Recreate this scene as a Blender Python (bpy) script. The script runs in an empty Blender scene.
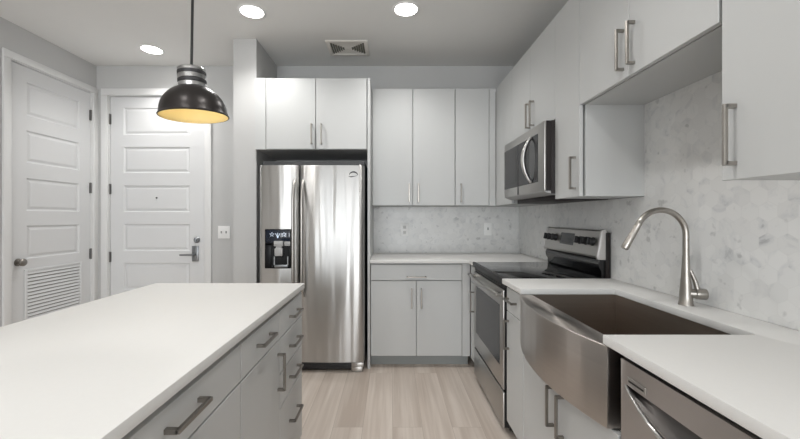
import bpy, bmesh, math, random
from mathutils import Vector, Matrix
random.seed(7)
S = bpy.context.scene
C = S.collection
PI = math.pi

# ------------------------------------------------------------------ camera, world, light, exposure
F_PX, CX, CY, CAM_H = 366.0, 391.0, 217.0, 1.27
cam_d = bpy.data.cameras.new('camera')
cam_d.sensor_width = 36.0
cam_d.lens = F_PX / 800 * 36
cam_d.shift_x = (400 - CX) / 800
cam_d.shift_y = -(219.5 - CY) / 800
cam_d.clip_start = 0.02
cam = bpy.data.objects.new('camera', cam_d)
C.objects.link(cam)
cam.location = (0, 0, CAM_H)
cam.rotation_euler = (PI / 2, 0, 0)
S.camera = cam

world = bpy.data.worlds.new('world')
S.world = world
world.use_nodes = True
wn = world.node_tree.nodes['Background']
wn.inputs['Color'].default_value = (0.80, 0.90, 1.0, 1)
wn.inputs['Strength'].default_value = 1.0

S.view_settings.view_transform = 'Standard'
S.view_settings.look = 'None'
S.view_settings.gamma = 1.0
S.view_settings.use_curve_mapping = False
S.view_settings.exposure = 1.33
S.cycles.use_denoising = True
S.cycles.max_bounces = 8
S.cycles.diffuse_bounces = 5
S.cycles.glossy_bounces = 4
S.cycles.sample_clamp_indirect = 6.0
S.cycles.caustics_reflective = False
S.cycles.caustics_refractive = False

REAR_FILL_W, LAMP_E, SPOT_W = 13.5, 6.0, 20.5
CEIL = 2.78
WALL_R, WALL_L, WALL_B, REAR = 1.285, -2.945, 3.66, -4.6
FILL_WINS = [(-2.55, -1.85), (-1.55, -0.85), (-0.35, 0.15), (0.45, 0.95)]            # invented windows in the unseen rear wall, split for fridge streaks; x ranges
WZ0, WZ1 = 0.05, 2.5
for i, (a, b) in enumerate(FILL_WINS):
    ld = bpy.data.lights.new('invented_window_light', 'AREA')
    ld.shape = 'RECTANGLE'
    ld.size, ld.size_y = b - a - 0.1, WZ1 - WZ0 - 0.1
    ld.energy = REAR_FILL_W
    ld.color = (0.96, 0.985, 1.0)
    lo = bpy.data.objects.new('invented_window_light', ld)
    C.objects.link(lo)
    lo.location = ((a + b) / 2, REAR - 0.05, (WZ0 + WZ1) / 2)
    lo.rotation_euler = (PI / 2, 0, 0)            # shines along +Y into the room

# ------------------------------------------------------------------ materials
def new_mat(name):
    m = bpy.data.materials.new(name)
    m.use_nodes = True
    return m, m.node_tree.nodes, m.node_tree.links, m.node_tree.nodes['Principled BSDF']

def plain(name, col, rough=0.5, metal=0.0, noise=0.0, scale=30.0, coat=0.0, spec=0.5):
    m, n, l, b = new_mat(name)
    b.inputs['Base Color'].default_value = (*col, 1)
    b.inputs['Roughness'].default_value = rough
    b.inputs['Metallic'].default_value = metal
    b.inputs['Specular IOR Level'].default_value = spec
    b.inputs['Coat Weight'].default_value = coat
    if noise:
        tc = n.new('ShaderNodeTexCoord')
        nt = n.new('ShaderNodeTexNoise')
        nt.inputs['Scale'].default_value = scale
        nt.inputs['Detail'].default_value = 4
        mr = n.new('ShaderNodeMapRange')
        mr.inputs['To Min'].default_value = 1 - noise
        mr.inputs['To Max'].default_value = 1 + noise
        mx = n.new('ShaderNodeVectorMath'); mx.operation = 'SCALE'
        mx.inputs[0].default_value = col
        l.new(tc.outputs['Object'], nt.inputs['Vector'])
        l.new(nt.outputs['Fac'], mr.inputs['Value'])
        l.new(mr.outputs['Result'], mx.inputs['Scale'])
        l.new(mx.outputs['Vector'], b.inputs['Base Color'])
    return m

def brushed(name, col, rough=0.28, aniso=0.7, streak=0.06, grain=(3, 3, 260), rot=0.0, wave=0.0):
    m, n, l, b = new_mat(name)
    b.inputs['Metallic'].default_value = 1
    b.inputs['Anisotropic'].default_value = aniso
    b.inputs['Anisotropic Rotation'].default_value = 0.25 + rot
    tc = n.new('ShaderNodeTexCoord')
    mp = n.new('ShaderNodeMapping')
    mp.inputs['Scale'].default_value = grain
    nt = n.new('ShaderNodeTexNoise')
    nt.inputs['Scale'].default_value = 1.0
    nt.inputs['Detail'].default_value = 3
    l.new(tc.outputs['Object'], mp.inputs['Vector'])
    l.new(mp.outputs['Vector'], nt.inputs['Vector'])
    mr = n.new('ShaderNodeMapRange')
    mr.inputs['To Min'].default_value = 1 - streak
    mr.inputs['To Max'].default_value = 1 + streak
    mx = n.new('ShaderNodeVectorMath'); mx.operation = 'SCALE'
    mx.inputs[0].default_value = col
    l.new(nt.outputs['Fac'], mr.inputs['Value'])
    l.new(mr.outputs['Result'], mx.inputs['Scale'])
    l.new(mx.outputs['Vector'], b.inputs['Base Color'])
    r2 = n.new('ShaderNodeMapRange')
    r2.inputs['To Min'].default_value = rough - 0.05
    r2.inputs['To Max'].default_value = rough + 0.05
    l.new(nt.outputs['Fac'], r2.inputs['Value'])
    l.new(r2.outputs['Result'], b.inputs['Roughness'])
    if wave:
        m2 = n.new('ShaderNodeMapping'); m2.inputs['Scale'].default_value = (9, 9, 0.55)
        n2 = n.new('ShaderNodeTexNoise'); n2.inputs['Scale'].default_value = 1; n2.inputs['Detail'].default_value = 1.5
        l.new(tc.outputs['Object'], m2.inputs['Vector']); l.new(m2.outputs['Vector'], n2.inputs['Vector'])
        bp = n.new('ShaderNodeBump'); bp.inputs['Strength'].default_value = 1.0; bp.inputs['Distance'].default_value = wave
        l.new(n2.outputs['Fac'], bp.inputs['Height']); l.new(bp.outputs['Normal'], b.inputs['Normal'])
    tg = n.new('ShaderNodeTangent')
    tg.direction_type = 'RADIAL'; tg.axis = 'Z'
    l.new(tg.outputs['Tangent'], b.inputs['Tangent'])
    return m

def glow(name, col, strength):
    m, n, l, b = new_mat(name)
    b.inputs['Base Color'].default_value = (*col, 1)
    b.inputs['Emission Color'].default_value = (*col, 1)
    b.inputs['Emission Strength'].default_value = strength
    return m

def wood_floor():
    m, n, l, b = new_mat('floor_planks')
    tc = n.new('ShaderNodeTexCoord')
    mp = n.new('ShaderNodeMapping')
    mp.inputs['Rotation'].default_value = (0, 0, PI / 2)
    mp.inputs['Location'].default_value = (10.3, 10.07, 0)
    l.new(tc.outputs['Object'], mp.inputs['Vector'])
    br = n.new('ShaderNodeTexBrick')
    br.inputs['Scale'].default_value = 1
    br.inputs['Brick Width'].default_value = 1.22
    br.inputs['Row Height'].default_value = 0.18
    br.inputs['Mortar Size'].default_value = 0.0012
    br.inputs['Mortar Smooth'].default_value = 0.3
    br.offset = 0.37
    br.inputs['Color1'].default_value = (0, 0, 0, 1)
    br.inputs['Color2'].default_value = (1, 1, 1, 1)
    br.inputs['Mortar'].default_value = (0.5, 0.5, 0.5, 1)
    l.new(mp.outputs['Vector'], br.inputs['Vector'])
    # per plank offset of the grain
    wn_ = n.new('ShaderNodeVectorMath'); wn_.operation = 'MULTIPLY_ADD'
    wn_.inputs[1].default_value = (7, 3, 5)
    l.new(br.outputs['Color'], wn_.inputs[0])
    l.new(tc.outputs['Object'], wn_.inputs[2])
    g1 = n.new('ShaderNodeMapping'); g1.inputs['Scale'].default_value = (46, 1.6, 1)
    l.new(wn_.outputs['Vector'], g1.inputs['Vector'])
    n1 = n.new('ShaderNodeTexNoise'); n1.inputs['Scale'].default_value = 1; n1.inputs['Detail'].default_value = 6
    n1.inputs['Distortion'].default_value = 0.5
    l.new(g1.outputs['Vector'], n1.inputs['Vector'])
    g2 = n.new('ShaderNodeMapping'); g2.inputs['Scale'].default_value = (9, 0.5, 1)
    l.new(wn_.outputs['Vector'], g2.inputs['Vector'])
    n2 = n.new('ShaderNodeTexNoise'); n2.inputs['Scale'].default_value = 1; n2.inputs['Detail'].default_value = 3
    l.new(g2.outputs['Vector'], n2.inputs['Vector'])
    ad = n.new('ShaderNodeMath'); ad.operation = 'MULTIPLY_ADD'; ad.inputs[1].default_value = 0.55
    l.new(n1.outputs['Fac'], ad.inputs[0]); l.new(n2.outputs['Fac'], ad.inputs[2])
    rp = n.new('ShaderNodeValToRGB')
    rp.color_ramp.elements[0].position = 0.55; rp.color_ramp.elements[0].color = FLOOR_DARK
    rp.color_ramp.elements[1].position = 1.0; rp.color_ramp.elements[1].color = FLOOR_LIGHT
    l.new(ad.outputs['Value'], rp.inputs['Fac'])
    mr = n.new('ShaderNodeMapRange'); mr.inputs['To Min'].default_value = 0.96; mr.inputs['To Max'].default_value = 1.04
    l.new(br.outputs['Color'], mr.inputs['Value'])
    s1 = n.new('ShaderNodeVectorMath'); s1.operation = 'SCALE'
    l.new(rp.outputs['Color'], s1.inputs[0]); l.new(mr.outputs['Result'], s1.inputs['Scale'])
    mo = n.new('ShaderNodeMix'); mo.data_type = 'RGBA'
    mo.inputs[7].default_value = (0.25, 0.2, 0.16, 1)
    ml = n.new('ShaderNodeMath'); ml.operation = 'MULTIPLY'; ml.inputs[1].default_value = 0.6
    l.new(br.outputs['Fac'], ml.inputs[0]); l.new(ml.outputs['Value'], mo.inputs[0])
    l.new(s1.outputs['Vector'], mo.inputs[6])
    l.new(mo.outputs[2], b.inputs['Base Color'])
    b.inputs['Roughness'].default_value = 0.42
    return m

def hex_marble(name, ax):
    """hexagon marble mosaic, ax = the two world axes of the wall plane"""
    m, n, l, b = new_mat(name)
    tc = n.new('ShaderNodeTexCoord')
    sx = n.new('ShaderNodeSeparateXYZ'); l.new(tc.outputs['Object'], sx.inputs['Vector'])
    cb = n.new('ShaderNodeCombineXYZ')
    l.new(sx.outputs[ax[0]], cb.inputs[0]); l.new(sx.outputs[ax[1]], cb.inputs[1])
    ma = n.new('ShaderNodeVectorMath'); ma.operation = 'MULTIPLY_ADD'
    k = 1 / 0.062
    ma.inputs[1].default_value = (k, k, 0); ma.inputs[2].default_value = (200, 200 * 1.7320508, 0)
    l.new(cb.outputs['Vector'], ma.inputs[0])
    R = (1.0, 1.7320508, 1.0); H = (0.5, 0.8660254, 0.5)
    def vm(op, a, b_):
        x = n.new('ShaderNodeVectorMath'); x.operation = op
        for i, v in enumerate((a, b_)):
            if v is None: continue
            if isinstance(v, tuple): x.inputs[i].default_value = v
            else: l.new(v, x.inputs[i])
        return x
    P = ma.outputs['Vector']
    a_ = vm('SUBTRACT', vm('MODULO', P, R).outputs['Vector'], H)
    b_ = vm('SUBTRACT', vm('MODULO', vm('SUBTRACT', P, H).outputs['Vector'], R).outputs['Vector'], H)
    a2 = vm('MULTIPLY', a_.outputs['Vector'], (1, 1, 0)); b2 = vm('MULTIPLY', b_.outputs['Vector'], (1, 1, 0))
    la = vm('LENGTH', a2.outputs['Vector'], None); lb = vm('LENGTH', b2.outputs['Vector'], None)
    lt = n.new('ShaderNodeMath'); lt.operation = 'LESS_THAN'
    l.new(la.outputs['Value'], lt.inputs[0]); l.new(lb.outputs['Value'], lt.inputs[1])
    mx = n.new('ShaderNodeMix'); mx.data_type = 'VECTOR'
    l.new(lt.outputs['Value'], mx.inputs[0])
    l.new(b2.outputs['Vector'], mx.inputs[4]); l.new(a2.outputs['Vector'], mx.inputs[5])
    G = mx.outputs[1]
    cid = vm('SUBTRACT', P, G)
    rnd = vm('SNAP', vm('ADD', cid.outputs['Vector'], (0.1, 0.1, 0)).outputs['Vector'], (0.25, 0.25, 0.25))
    wh = n.new('ShaderNodeTexWhiteNoise'); wh.noise_dimensions = '3D'
    l.new(rnd.outputs['Vector'], wh.inputs['Vector'])
    ab = vm('ABSOLUTE', G, None)
    dt = vm('DOT_PRODUCT', ab.outputs['Vector'], (0.5, 0.8660254, 0))
    sp = n.new('ShaderNodeSeparateXYZ'); l.new(ab.outputs['Vector'], sp.inputs['Vector'])
    mxx = n.new('ShaderNodeMath'); mxx.operation = 'MAXIMUM'
    l.new(dt.outputs['Value'], mxx.inputs[0]); l.new(sp.outputs[0], mxx.inputs[1])
    gr = n.new('ShaderNodeMapRange')
    gr.inputs['To Max'].default_value = 0.45
    gr.inputs['From Min'].default_value = 0.462; gr.inputs['From Max'].default_value = 0.49
    l.new(mxx.outputs['Value'], gr.inputs['Value'])
    # marble veins, shifted from tile to tile
    off = n.new('ShaderNodeVectorMath'); off.operation = 'MULTIPLY_ADD'; off.inputs[1].default_value = (3, 3, 3)
    l.new(wh.outputs['Color'], off.inputs[0]); l.new(tc.outputs['Object'], off.inputs[2])
    nz = n.new('ShaderNodeTexNoise'); nz.inputs['Scale'].default_value = 7; nz.inputs['Detail'].default_value = 6
    nz.inputs['Roughness'].default_value = 0.6; nz.inputs['Distortion'].default_value = 1.2
    l.new(off.outputs['Vector'], nz.inputs['Vector'])
    rp = n.new('ShaderNodeValToRGB')
    e = rp.color_ramp.elements
    e[0].position = 0.25; e[0].color = (0.42, 0.425, 0.43, 1)
    e[1].position = 0.47; e[1].color = (0.75, 0.75, 0.74, 1)
    e2 = e.new(0.36); e2.color = (0.66, 0.665, 0.665, 1)
    l.new(nz.outputs['Fac'], rp.inputs['Fac'])
    tn = n.new('ShaderNodeMapRange'); tn.inputs['To Min'].default_value = 0.95; tn.inputs['To Max'].default_value = 1.025
    l.new(wh.outputs['Value'], tn.inputs['Value'])
    sc = n.new('ShaderNodeVectorMath'); sc.operation = 'SCALE'
    l.new(rp.outputs['Color'], sc.inputs[0]); l.new(tn.outputs['Result'], sc.inputs['Scale'])
    sn = n.new('ShaderNodeTexNoise'); sn.inputs['Scale'].default_value = 19; sn.inputs['Detail'].default_value = 2
    l.new(tc.outputs['Object'], sn.inputs['Vector'])
    sr = n.new('ShaderNodeMapRange'); sr.inputs['From Min'].default_value = 0.66; sr.inputs['From Max'].default_value = 0.74
    sr.inputs['To Min'].default_value = 1.0; sr.inputs['To Max'].default_value = 0.74
    l.new(sn.outputs['Fac'], sr.inputs['Value'])
    sc2 = n.new('ShaderNodeVectorMath'); sc2.operation = 'SCALE'
    l.new(sc.outputs['Vector'], sc2.inputs[0]); l.new(sr.outputs['Result'], sc2.inputs['Scale'])
    sc = sc2
    fm = n.new('ShaderNodeMix'); fm.data_type = 'RGBA'
    l.new(gr.outputs['Result'], fm.inputs[0]); l.new(sc.outputs['Vector'], fm.inputs[6])
    fm.inputs[7].default_value = (0.69, 0.69, 0.68, 1)
    l.new(fm.outputs[2], b.inputs['Base Color'])
    b.inputs['Roughness'].default_value = 0.33
    return m

FLOOR_DARK = (0.50, 0.42, 0.36, 1)
FLOOR_LIGHT = (0.70, 0.625, 0.56, 1)
M = {}
M['wall'] = plain('wall_paint', (0.55, 0.55, 0.545), 0.85, noise=0.015, scale=8)
M['ceiling'] = plain('ceiling_paint', (0.78, 0.78, 0.765), 0.9, noise=0.01, scale=8)
M['trim'] = plain('trim_paint', (0.74, 0.74, 0.735), 0.45)
M['doorpaint'] = plain('door_paint', (0.70, 0.705, 0.71), 0.42)
M['cab'] = plain('cabinet_lacquer', (0.54, 0.548, 0.545), 0.42, noise=0.008, scale=4)
M['cabbox'] = plain('cabinet_box', (0.42, 0.425, 0.42), 0.55, noise=0.01)
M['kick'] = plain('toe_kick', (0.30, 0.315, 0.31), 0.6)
M['quartz'] = plain('white_quartz', (0.71, 0.705, 0.69), 0.5, noise=0.015, scale=120, spec=0.3)
M['nickel'] = brushed('brushed_nickel', (0.40, 0.375, 0.345), 0.33, 0.3, 0.05)
M['pull'] = brushed('pull_nickel_shaded', (0.28, 0.262, 0.24), 0.36, 0.3, 0.05)  # nickel of the lower pulls, darkened to hold their shade in the colour
M['hinge'] = plain('dark_hinge', (0.20, 0.195, 0.19), 0.35, 0.9)
M['lever'] = plain('satin_lever', (0.30, 0.31, 0.32), 0.32, 0.95)
M['steel'] = brushed('stainless', (0.53, 0.525, 0.515), 0.33, 0.96, 0.03, wave=0.015)
M['steel2'] = brushed('range_stainless', (0.50, 0.485, 0.465), 0.33, 0.8, 0.04)
M['sink'] = brushed('sink_stainless', (0.50, 0.46, 0.43), 0.32, 0.85, 0.08, grain=(2, 2, 90), wave=0.006)  # warm tint puts the reflected floor into the steel colour
M['dwsteel'] = brushed('dishwasher_stainless', (0.50, 0.475, 0.465), 0.35, 0.85, 0.04)
M['pocket'] = brushed('pocket_steel', (0.13, 0.122, 0.118), 0.4, 0.5, 0.03)
M['basin'] = brushed('basin_shaded_steel', (0.34, 0.295, 0.26), 0.36, 0.6, 0.10, grain=(2, 2, 90))  # the sink's steel darkened, shade inside the bowl put into its colour
M['black'] = plain('black_plastic', (0.015, 0.015, 0.016), 0.4)
M['blacksatin'] = plain('black_satin', (0.006, 0.006, 0.007), 0.35, spec=0.2)
M['blackgloss'] = plain('black_glass', (0.008, 0.008, 0.009), 0.06, coat=0.3)
M['ovenglass'] = plain('oven_glass', (0.040, 0.040, 0.042), 0.2, spec=0.18)
M['dark'] = plain('dark_metal', (0.05, 0.05, 0.052), 0.45, 0.6)
M['fridgeside'] = plain('fridge_side', (0.05, 0.052, 0.055), 0.5)
M['micside'] = plain('microwave_side', (0.020, 0.016, 0.016), 0.5, spec=0.3)
M['plate'] = plain('white_plate', (0.88, 0.88, 0.87), 0.4)
M['socketface'] = plain('socket_face', (0.62, 0.62, 0.61), 0.4)
M['socket'] = plain('socket_slots', (0.32, 0.32, 0.31), 0.5)
M['shade_out'] = plain('shade_bronze', (0.030, 0.026, 0.025), 0.32, 0.5)
M['shade_in'] = plain('shade_gold', (0.84, 0.71, 0.38), 0.45, 0.0)
M['chrome'] = plain('mottled_chrome', (0.55, 0.55, 0.55), 0.18, 1.0, noise=0.35, scale=60)
M['cord'] = plain('black_cord', (0.02, 0.02, 0.02), 0.6)
M['lens'] = glow('downlight_lens', (1.0, 0.98, 0.95), LAMP_E)
M['ltrim'] = plain('downlight_trim', (0.85, 0.85, 0.84), 0.5)
M['bulb'] = glow('warm_bulb', (1.0, 0.88, 0.66), 4.0)
M['vent'] = plain('vent_white', (0.80, 0.77, 0.72), 0.5)
M['louvre_shade'] = plain('louvre_painted_shade', (0.19, 0.185, 0.15), 0.6)  # shade on and between louvres put into the colour
M['display'] = plain('display_glass', (0.006, 0.012, 0.025), 0.08)
M['icon'] = glow('icon_light', (0.75, 0.85, 1.0), 0.18)
M['greyplastic'] = plain('grey_plastic', (0.42, 0.42, 0.42), 0.4)
M['endcap'] = plain('light_endcap', (0.60, 0.58, 0.57), 0.35, 0.4)
M['floor'] = wood_floor()
M['tile_b'] = hex_marble('hex_marble_back', (0, 2))
M['tile_r'] = hex_marble('hex_marble_right', (1, 2))

# ------------------------------------------------------------------ mesh building
class MB:
    def __init__(self):
        self.bm = bmesh.new(); self.mi = 0
    def _fin(self, faces):
        for f in faces: f.material_index = self.mi
    def box(self, x0, x1, y0, y1, z0, z1, bev=0.0, seg=2):
        x0, x1 = sorted((x0, x1)); y0, y1 = sorted((y0, y1)); z0, z1 = sorted((z0, z1))
        vs = [self.bm.verts.new((x, y, z)) for z in (z0, z1) for y in (y0, y1) for x in (x0, x1)]
        fs = [self.bm.faces.new([vs[i] for i in q]) for q in
              ((0, 2, 3, 1), (4, 5, 7, 6), (0, 1, 5, 4), (2, 6, 7, 3), (0, 4, 6, 2), (1, 3, 7, 5))]
        self._fin(fs)
        if bev:
            es = list({e for f in fs for e in f.edges})
            r = bmesh.ops.bevel(self.bm, geom=es, offset=bev, segments=seg, profile=0.5, affect='EDGES')
            self._fin(r['faces'])
        return self
    def prism(self, pts, fn, a, b, bev=0.0):
        """pts: 2D outline; fn(p,q,t) -> 3D point; extruded from t=a to t=b"""
        v0 = [self.bm.verts.new(fn(p, q, a)) for p, q in pts]
        v1 = [self.bm.verts.new(fn(p, q, b)) for p, q in pts]
        n = len(pts)
        fs = [self.bm.faces.new(v0), self.bm.faces.new(v1)]
        for i in range(n):
            fs.append(self.bm.faces.new((v0[i], v0[(i + 1) % n], v1[(i + 1) % n], v1[i])))
        bmesh.ops.recalc_face_normals(self.bm, faces=fs)
        self._fin(fs)
        if bev:
            es = list(set(fs[0].edges) | set(fs[1].edges))
            r = bmesh.ops.bevel(self.bm, geom=es, offset=bev, segments=2, profile=0.5, affect='EDGES')
            self._fin(r['faces'])
        return self
    def tube(self, pts, r, seg=16, cap=True):
        """round tube through points; r number or list"""
        pts = [Vector(p) for p in pts]
        n = len(pts)
        rs = r if isinstance(r, (list, tuple)) else [r] * n
        tang = []
        for i in range(n):
            t = pts[min(i + 1, n - 1)] - pts[max(i - 1, 0)]
            tang.append(t.normalized())
        up = Vector((0, 0, 1)) if abs(tang[0].z) < 0.9 else Vector((0, 1, 0))
        u = tang[0].cross(up).normalized()
        rings = []
        for i in range(n):
            t = tang[i]
            u = (u - t * u.dot(t)).normalized()
            v = t.cross(u)
            rings.append([self.bm.verts.new(pts[i] + (u * math.cos(2 * PI * k / seg) + v * math.sin(2 * PI * k / seg)) * rs[i]) for k in range(seg)])
        fs = []
        for i in range(n - 1):
            for k in range(seg):
                fs.append(self.bm.faces.new((rings[i][k], rings[i][(k + 1) % seg], rings[i + 1][(k + 1) % seg], rings[i + 1][k])))
        if cap:
            fs.append(self.bm.faces.new(list(reversed(rings[0])))); fs.append(self.bm.faces.new(rings[-1]))
        self._fin(fs)
        return self
    def lathe(self, prof, c, seg=48, close=False):
        """prof: list of (radius, z) about the vertical axis at c"""
        rings = []
        for r, z in prof:
            if r < 1e-6:
                rings.append([self.bm.verts.new((c[0], c[1], c[2] + z))])
            else:
                rings.append([self.bm.verts.new((c[0] + r * math.cos(2 * PI * k / seg), c[1] + r * math.sin(2 * PI * k / seg), c[2] + z)) for k in range(seg)])
        fs = []
        pairs = list(zip(rings[:-1], rings[1:])) + ([(rings[-1], rings[0])] if close else [])
        for a, b in pairs:
            for k in range(seg):
                k2 = (k + 1) % seg
                if len(a) == 1 and len(b) == 1: continue
                if len(a) == 1: fs.append(self.bm.faces.new((a[0], b[k2], b[k])))
                elif len(b) == 1: fs.append(self.bm.faces.new((a[k], a[k2], b[0])))
                else: fs.append(self.bm.faces.new((a[k], a[k2], b[k2], b[k])))
        self._fin(fs)
        return self
    def grid(self, rows):
        """rows of 3D points -> quad sheet"""
        vv = [[self.bm.verts.new(p) for p in r] for r in rows]
        fs = []
        for i in range(len(vv) - 1):
            for j in range(len(vv[0]) - 1):
                fs.append(self.bm.faces.new((vv[i][j], vv[i][j + 1], vv[i + 1][j + 1], vv[i + 1][j])))
        self._fin(fs)
        return self
    def quad(self, *p):
        self._fin([self.bm.faces.new([self.bm.verts.new(q) for q in p])]); return self
    def build(self, name, mat, parent=None, recalc=True, angle=35, smooth=True):
        if recalc: bmesh.ops.recalc_face_normals(self.bm, faces=self.bm.faces[:])
        me = bpy.data.meshes.new(name)
        off = Vector((0, 0, 0))
        if parent is not None:
            p = parent
            while p is not None: off += p.location; p = p.parent
            bmesh.ops.translate(self.bm, verts=self.bm.verts[:], vec=-off)
        self.bm.to_mesh(me); self.bm.free()
        for m_ in (mat if isinstance(mat, (list, tuple)) else [mat]): me.materials.append(M[m_])
        for p_ in me.polygons: p_.use_smooth = smooth
        if smooth: me.set_sharp_from_angle(angle=math.radians(angle))
        o = bpy.data.objects.new(name, me)
        C.objects.link(o)
        if parent is not None: o.parent = parent
        return o

class Face:
    """a vertical face: u runs along it, w comes out of it, z up"""
    def __init__(self, axis, pos, sign, gap=0.0022, pull='pull'):
        self.axis, self.pos, self.sign, self.gap, self.pull = axis, pos, sign, gap, pull
    def p(self, u, w, z):
        return (self.pos + self.sign * w, u, z) if self.axis == 'x' else (u, self.pos + self.sign * w, z)
    def box(self, mb, u0, u1, w0, w1, z0, z1, bev=0.0, seg=2):
        a, b = self.p(u0, w0, z0), self.p(u1, w1, z1)
        return mb.box(a[0], b[0], a[1], b[1], a[2], b[2], bev, seg)

def thing(name, loc, label, cat, group=None):
    o = bpy.data.objects.new(name, None); C.objects.link(o)
    o.location = loc; o.empty_display_size = 0.1
    o['label'] = label; o['category'] = cat
    if group: o['group'] = group
    return o
def tag(o, label, cat, group=None):
    o['label'] = label; o['category'] = cat
    if group: o['group'] = group
    return o
def struct(o, label=None):
    o['kind'] = 'structure'
    if label: o['label'] = label
    return o

# ------------------------------------------------------------------ the room
T = 0.12
struct(MB().box(WALL_L - T, WALL_R + T, REAR - T, WALL_B + T, -0.08, 0).build('floor', 'floor'), 'light wood-look plank floor')
struct(MB().box(WALL_L - T, WALL_R + T, REAR - T, WALL_B + T, CEIL, CEIL + 0.1).build('ceiling', 'ceiling'), 'flat off-white ceiling')
D1 = (2.825, 3.605, 2.495)       # left door opening: y0, y1, top
D2 = (-2.824, -1.858, 2.485)     # entry door opening: x0, x1, top
w = MB()
w.box(WALL_L - T, WALL_L, REAR - T, D1[0], 0, CEIL)
w.box(WALL_L - T, WALL_L, D1[1], WALL_B, 0, CEIL)
w.box(WALL_L - T, WALL_L, D1[0], D1[1], D1[2], CEIL)
struct(w.build('wall_left', 'wall'), 'grey wall on the left around the louvred door')
w = MB()
w.box(WALL_L - T, D2[0], WALL_B, WALL_B + T, 0, CEIL)
w.box(D2[1], WALL_R + T, WALL_B, WALL_B + T, 0, CEIL)
w.box(D2[0], D2[1], WALL_B, WALL_B + T, D2[2], CEIL)
struct(w.build('wall_back', 'wall'), 'grey back wall behind fridge, cabinets and entry door')
struct(MB().box(WALL_R, WALL_R + T, REAR - T, WALL_B, 0, CEIL).build('wall_right', 'wall'), 'wall on the right behind the sink run')
w = MB()
xs = [WALL_L] + [v for p in FILL_WINS for v in p] + [WALL_R]
for i in range(0, len(xs), 2): w.box(xs[i], xs[i + 1], REAR - T, REAR, 0, CEIL)
for a, b in FILL_WINS:
    w.box(a, b, REAR - T, REAR, 0, WZ0); w.box(a, b, REAR - T, REAR, WZ1, CEIL)
struct(w.build('wall_rear', 'wall'))
struct(MB().box(-1.335, -1.140, 3.10, WALL_B, 0, CEIL).build('wall_wing', 'wall'), 'grey wing wall standing between the entry door and the fridge')

# marble mosaic on the walls between counter and wall cabinets
TB = 0.008
struct(MB().box(-0.175, WALL_R - TB, WALL_B - TB, WALL_B, 0.914, 1.372).build('wall_backsplash', 'tile_b'), 'white hexagon marble mosaic backsplash on the back wall')
o = MB().box(WALL_R - TB, WALL_R, 0.40, WALL_B - TB, 0.914, 1.372)
o.box(WALL_R - TB, WALL_R, 1.07, 1.845, 1.372, 1.845)
o.box(WALL_R - TB, WALL_R, 2.118, 2.883, 0.70, 0.914)
struct(o.build('wall_backsplash', 'tile_r'), 'white hexagon marble mosaic backsplash on the right wall behind the faucet')

# ------------------------------------------------------------------ doors
def panel_sheet(mb, Fc, u0, u1, z0, z1, panels, pu0, pu1, thick):
    """slab front with stuck-in panels; panels: list of (za, zb), ascending"""
    V = lambda u, w_, z: Fc.p(u, w_, z)
    zs = [z0] + [z for p in panels for z in p] + [z1]
    mb.quad(V(u0, 0, z0), V(pu0, 0, z0), V(pu0, 0, z1), V(u0, 0, z1))
    mb.quad(V(pu1, 0, z0), V(u1, 0, z0), V(u1, 0, z1), V(pu1, 0, z1))
    for i in range(0, len(zs), 2):
        mb.quad(V(pu0, 0, zs[i]), V(pu1, 0, zs[i]), V(pu1, 0, zs[i + 1]), V(pu0, 0, zs[i + 1]))
    for za, zb in panels:
        rings = [(0, 0), (0.010, -0.011), (0.018, -0.011), (0.036, -0.004)]
        pr = None
        for d, w_ in rings:
            r = [V(pu0 + d, w_, za + d), V(pu1 - d, w_, za + d), V(pu1 - d, w_, zb - d), V(pu0 + d, w_, zb - d)]
            if pr:
                for k in range(4): mb.quad(pr[k], pr[(k + 1) % 4], r[(k + 1) % 4], r[k])
            pr = r
        mb.quad(*pr)
    # sides and back
    mb.quad(V(u0, 0, z0), V(u0, 0, z1), V(u0, -thick, z1), V(u0, -thick, z0))
    mb.quad(V(u1, 0, z0), V(u1, 0, z1), V(u1, -thick, z1), V(u1, -thick, z0))
    mb.quad(V(u0, 0, z1), V(u1, 0, z1), V(u1, -thick, z1), V(u0, -thick, z1))
    mb.quad(V(u0, 0, z0), V(u1, 0, z0), V(u1, -thick, z0), V(u0, -thick, z0))
    mb.quad(V(u0, -thick, z0), V(u1, -thick, z0), V(u1, -thick, z1), V(u0, -thick, z1))
    bmesh.ops.remove_doubles(mb.bm, verts=mb.bm.verts[:], dist=1e-5)

def casing(Fc, u0, u1, top, cw, name, label):
    m = MB()
    for a, b in ((u0 - cw, u0), (u1, u1 + cw)):
        Fc.box(m, a, b, 0, 0.018, 0, top, 0.004)
    Fc.box(m, u0 - cw, u1 + cw, 0, 0.018, top, top + cw, 0.004)
    # jamb lining inside the opening
    for a, b in ((u0, u0 + 0.006), (u1 - 0.006, u1)):
        Fc.box(m, a, b, -T, 0.002, 0, top)
    Fc.box(m, u0 + 0.006, u1 - 0.006, -T, 0.002, top - 0.006, top)
    struct(m.build(name, 'trim'), label)

FL = Face('x', WALL_L, 1)
FE = Face('y', WALL_B, -1)
casing(FL, D1[0], D1[1], D1[2], 0.058, 'trim_1', 'white casing around the louvred closet door')
casing(FE, D2[0], D2[1], D2[2], 0.066, 'trim_2', 'white casing around the entry door')
PZ = [(0.15, 0.416), (0.54, 0.81), (0.93, 1.20), (1.32, 1.587), (1.712, 1.973), (2.094, 2.366)]

def hinge(Fc, u, z, parent, w=0.0):
    m = MB()
    Fc.box(m, u - 0.012, u + 0.012, w, w + 0.004, z - 0.05, z + 0.05)
    a, b = Fc.p(u, w + 0.008, z - 0.052), Fc.p(u, w + 0.008, z + 0.052)
    m.tube([a, b], 0.007, 10)
    return m.build('hinge', 'hinge', parent)

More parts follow.
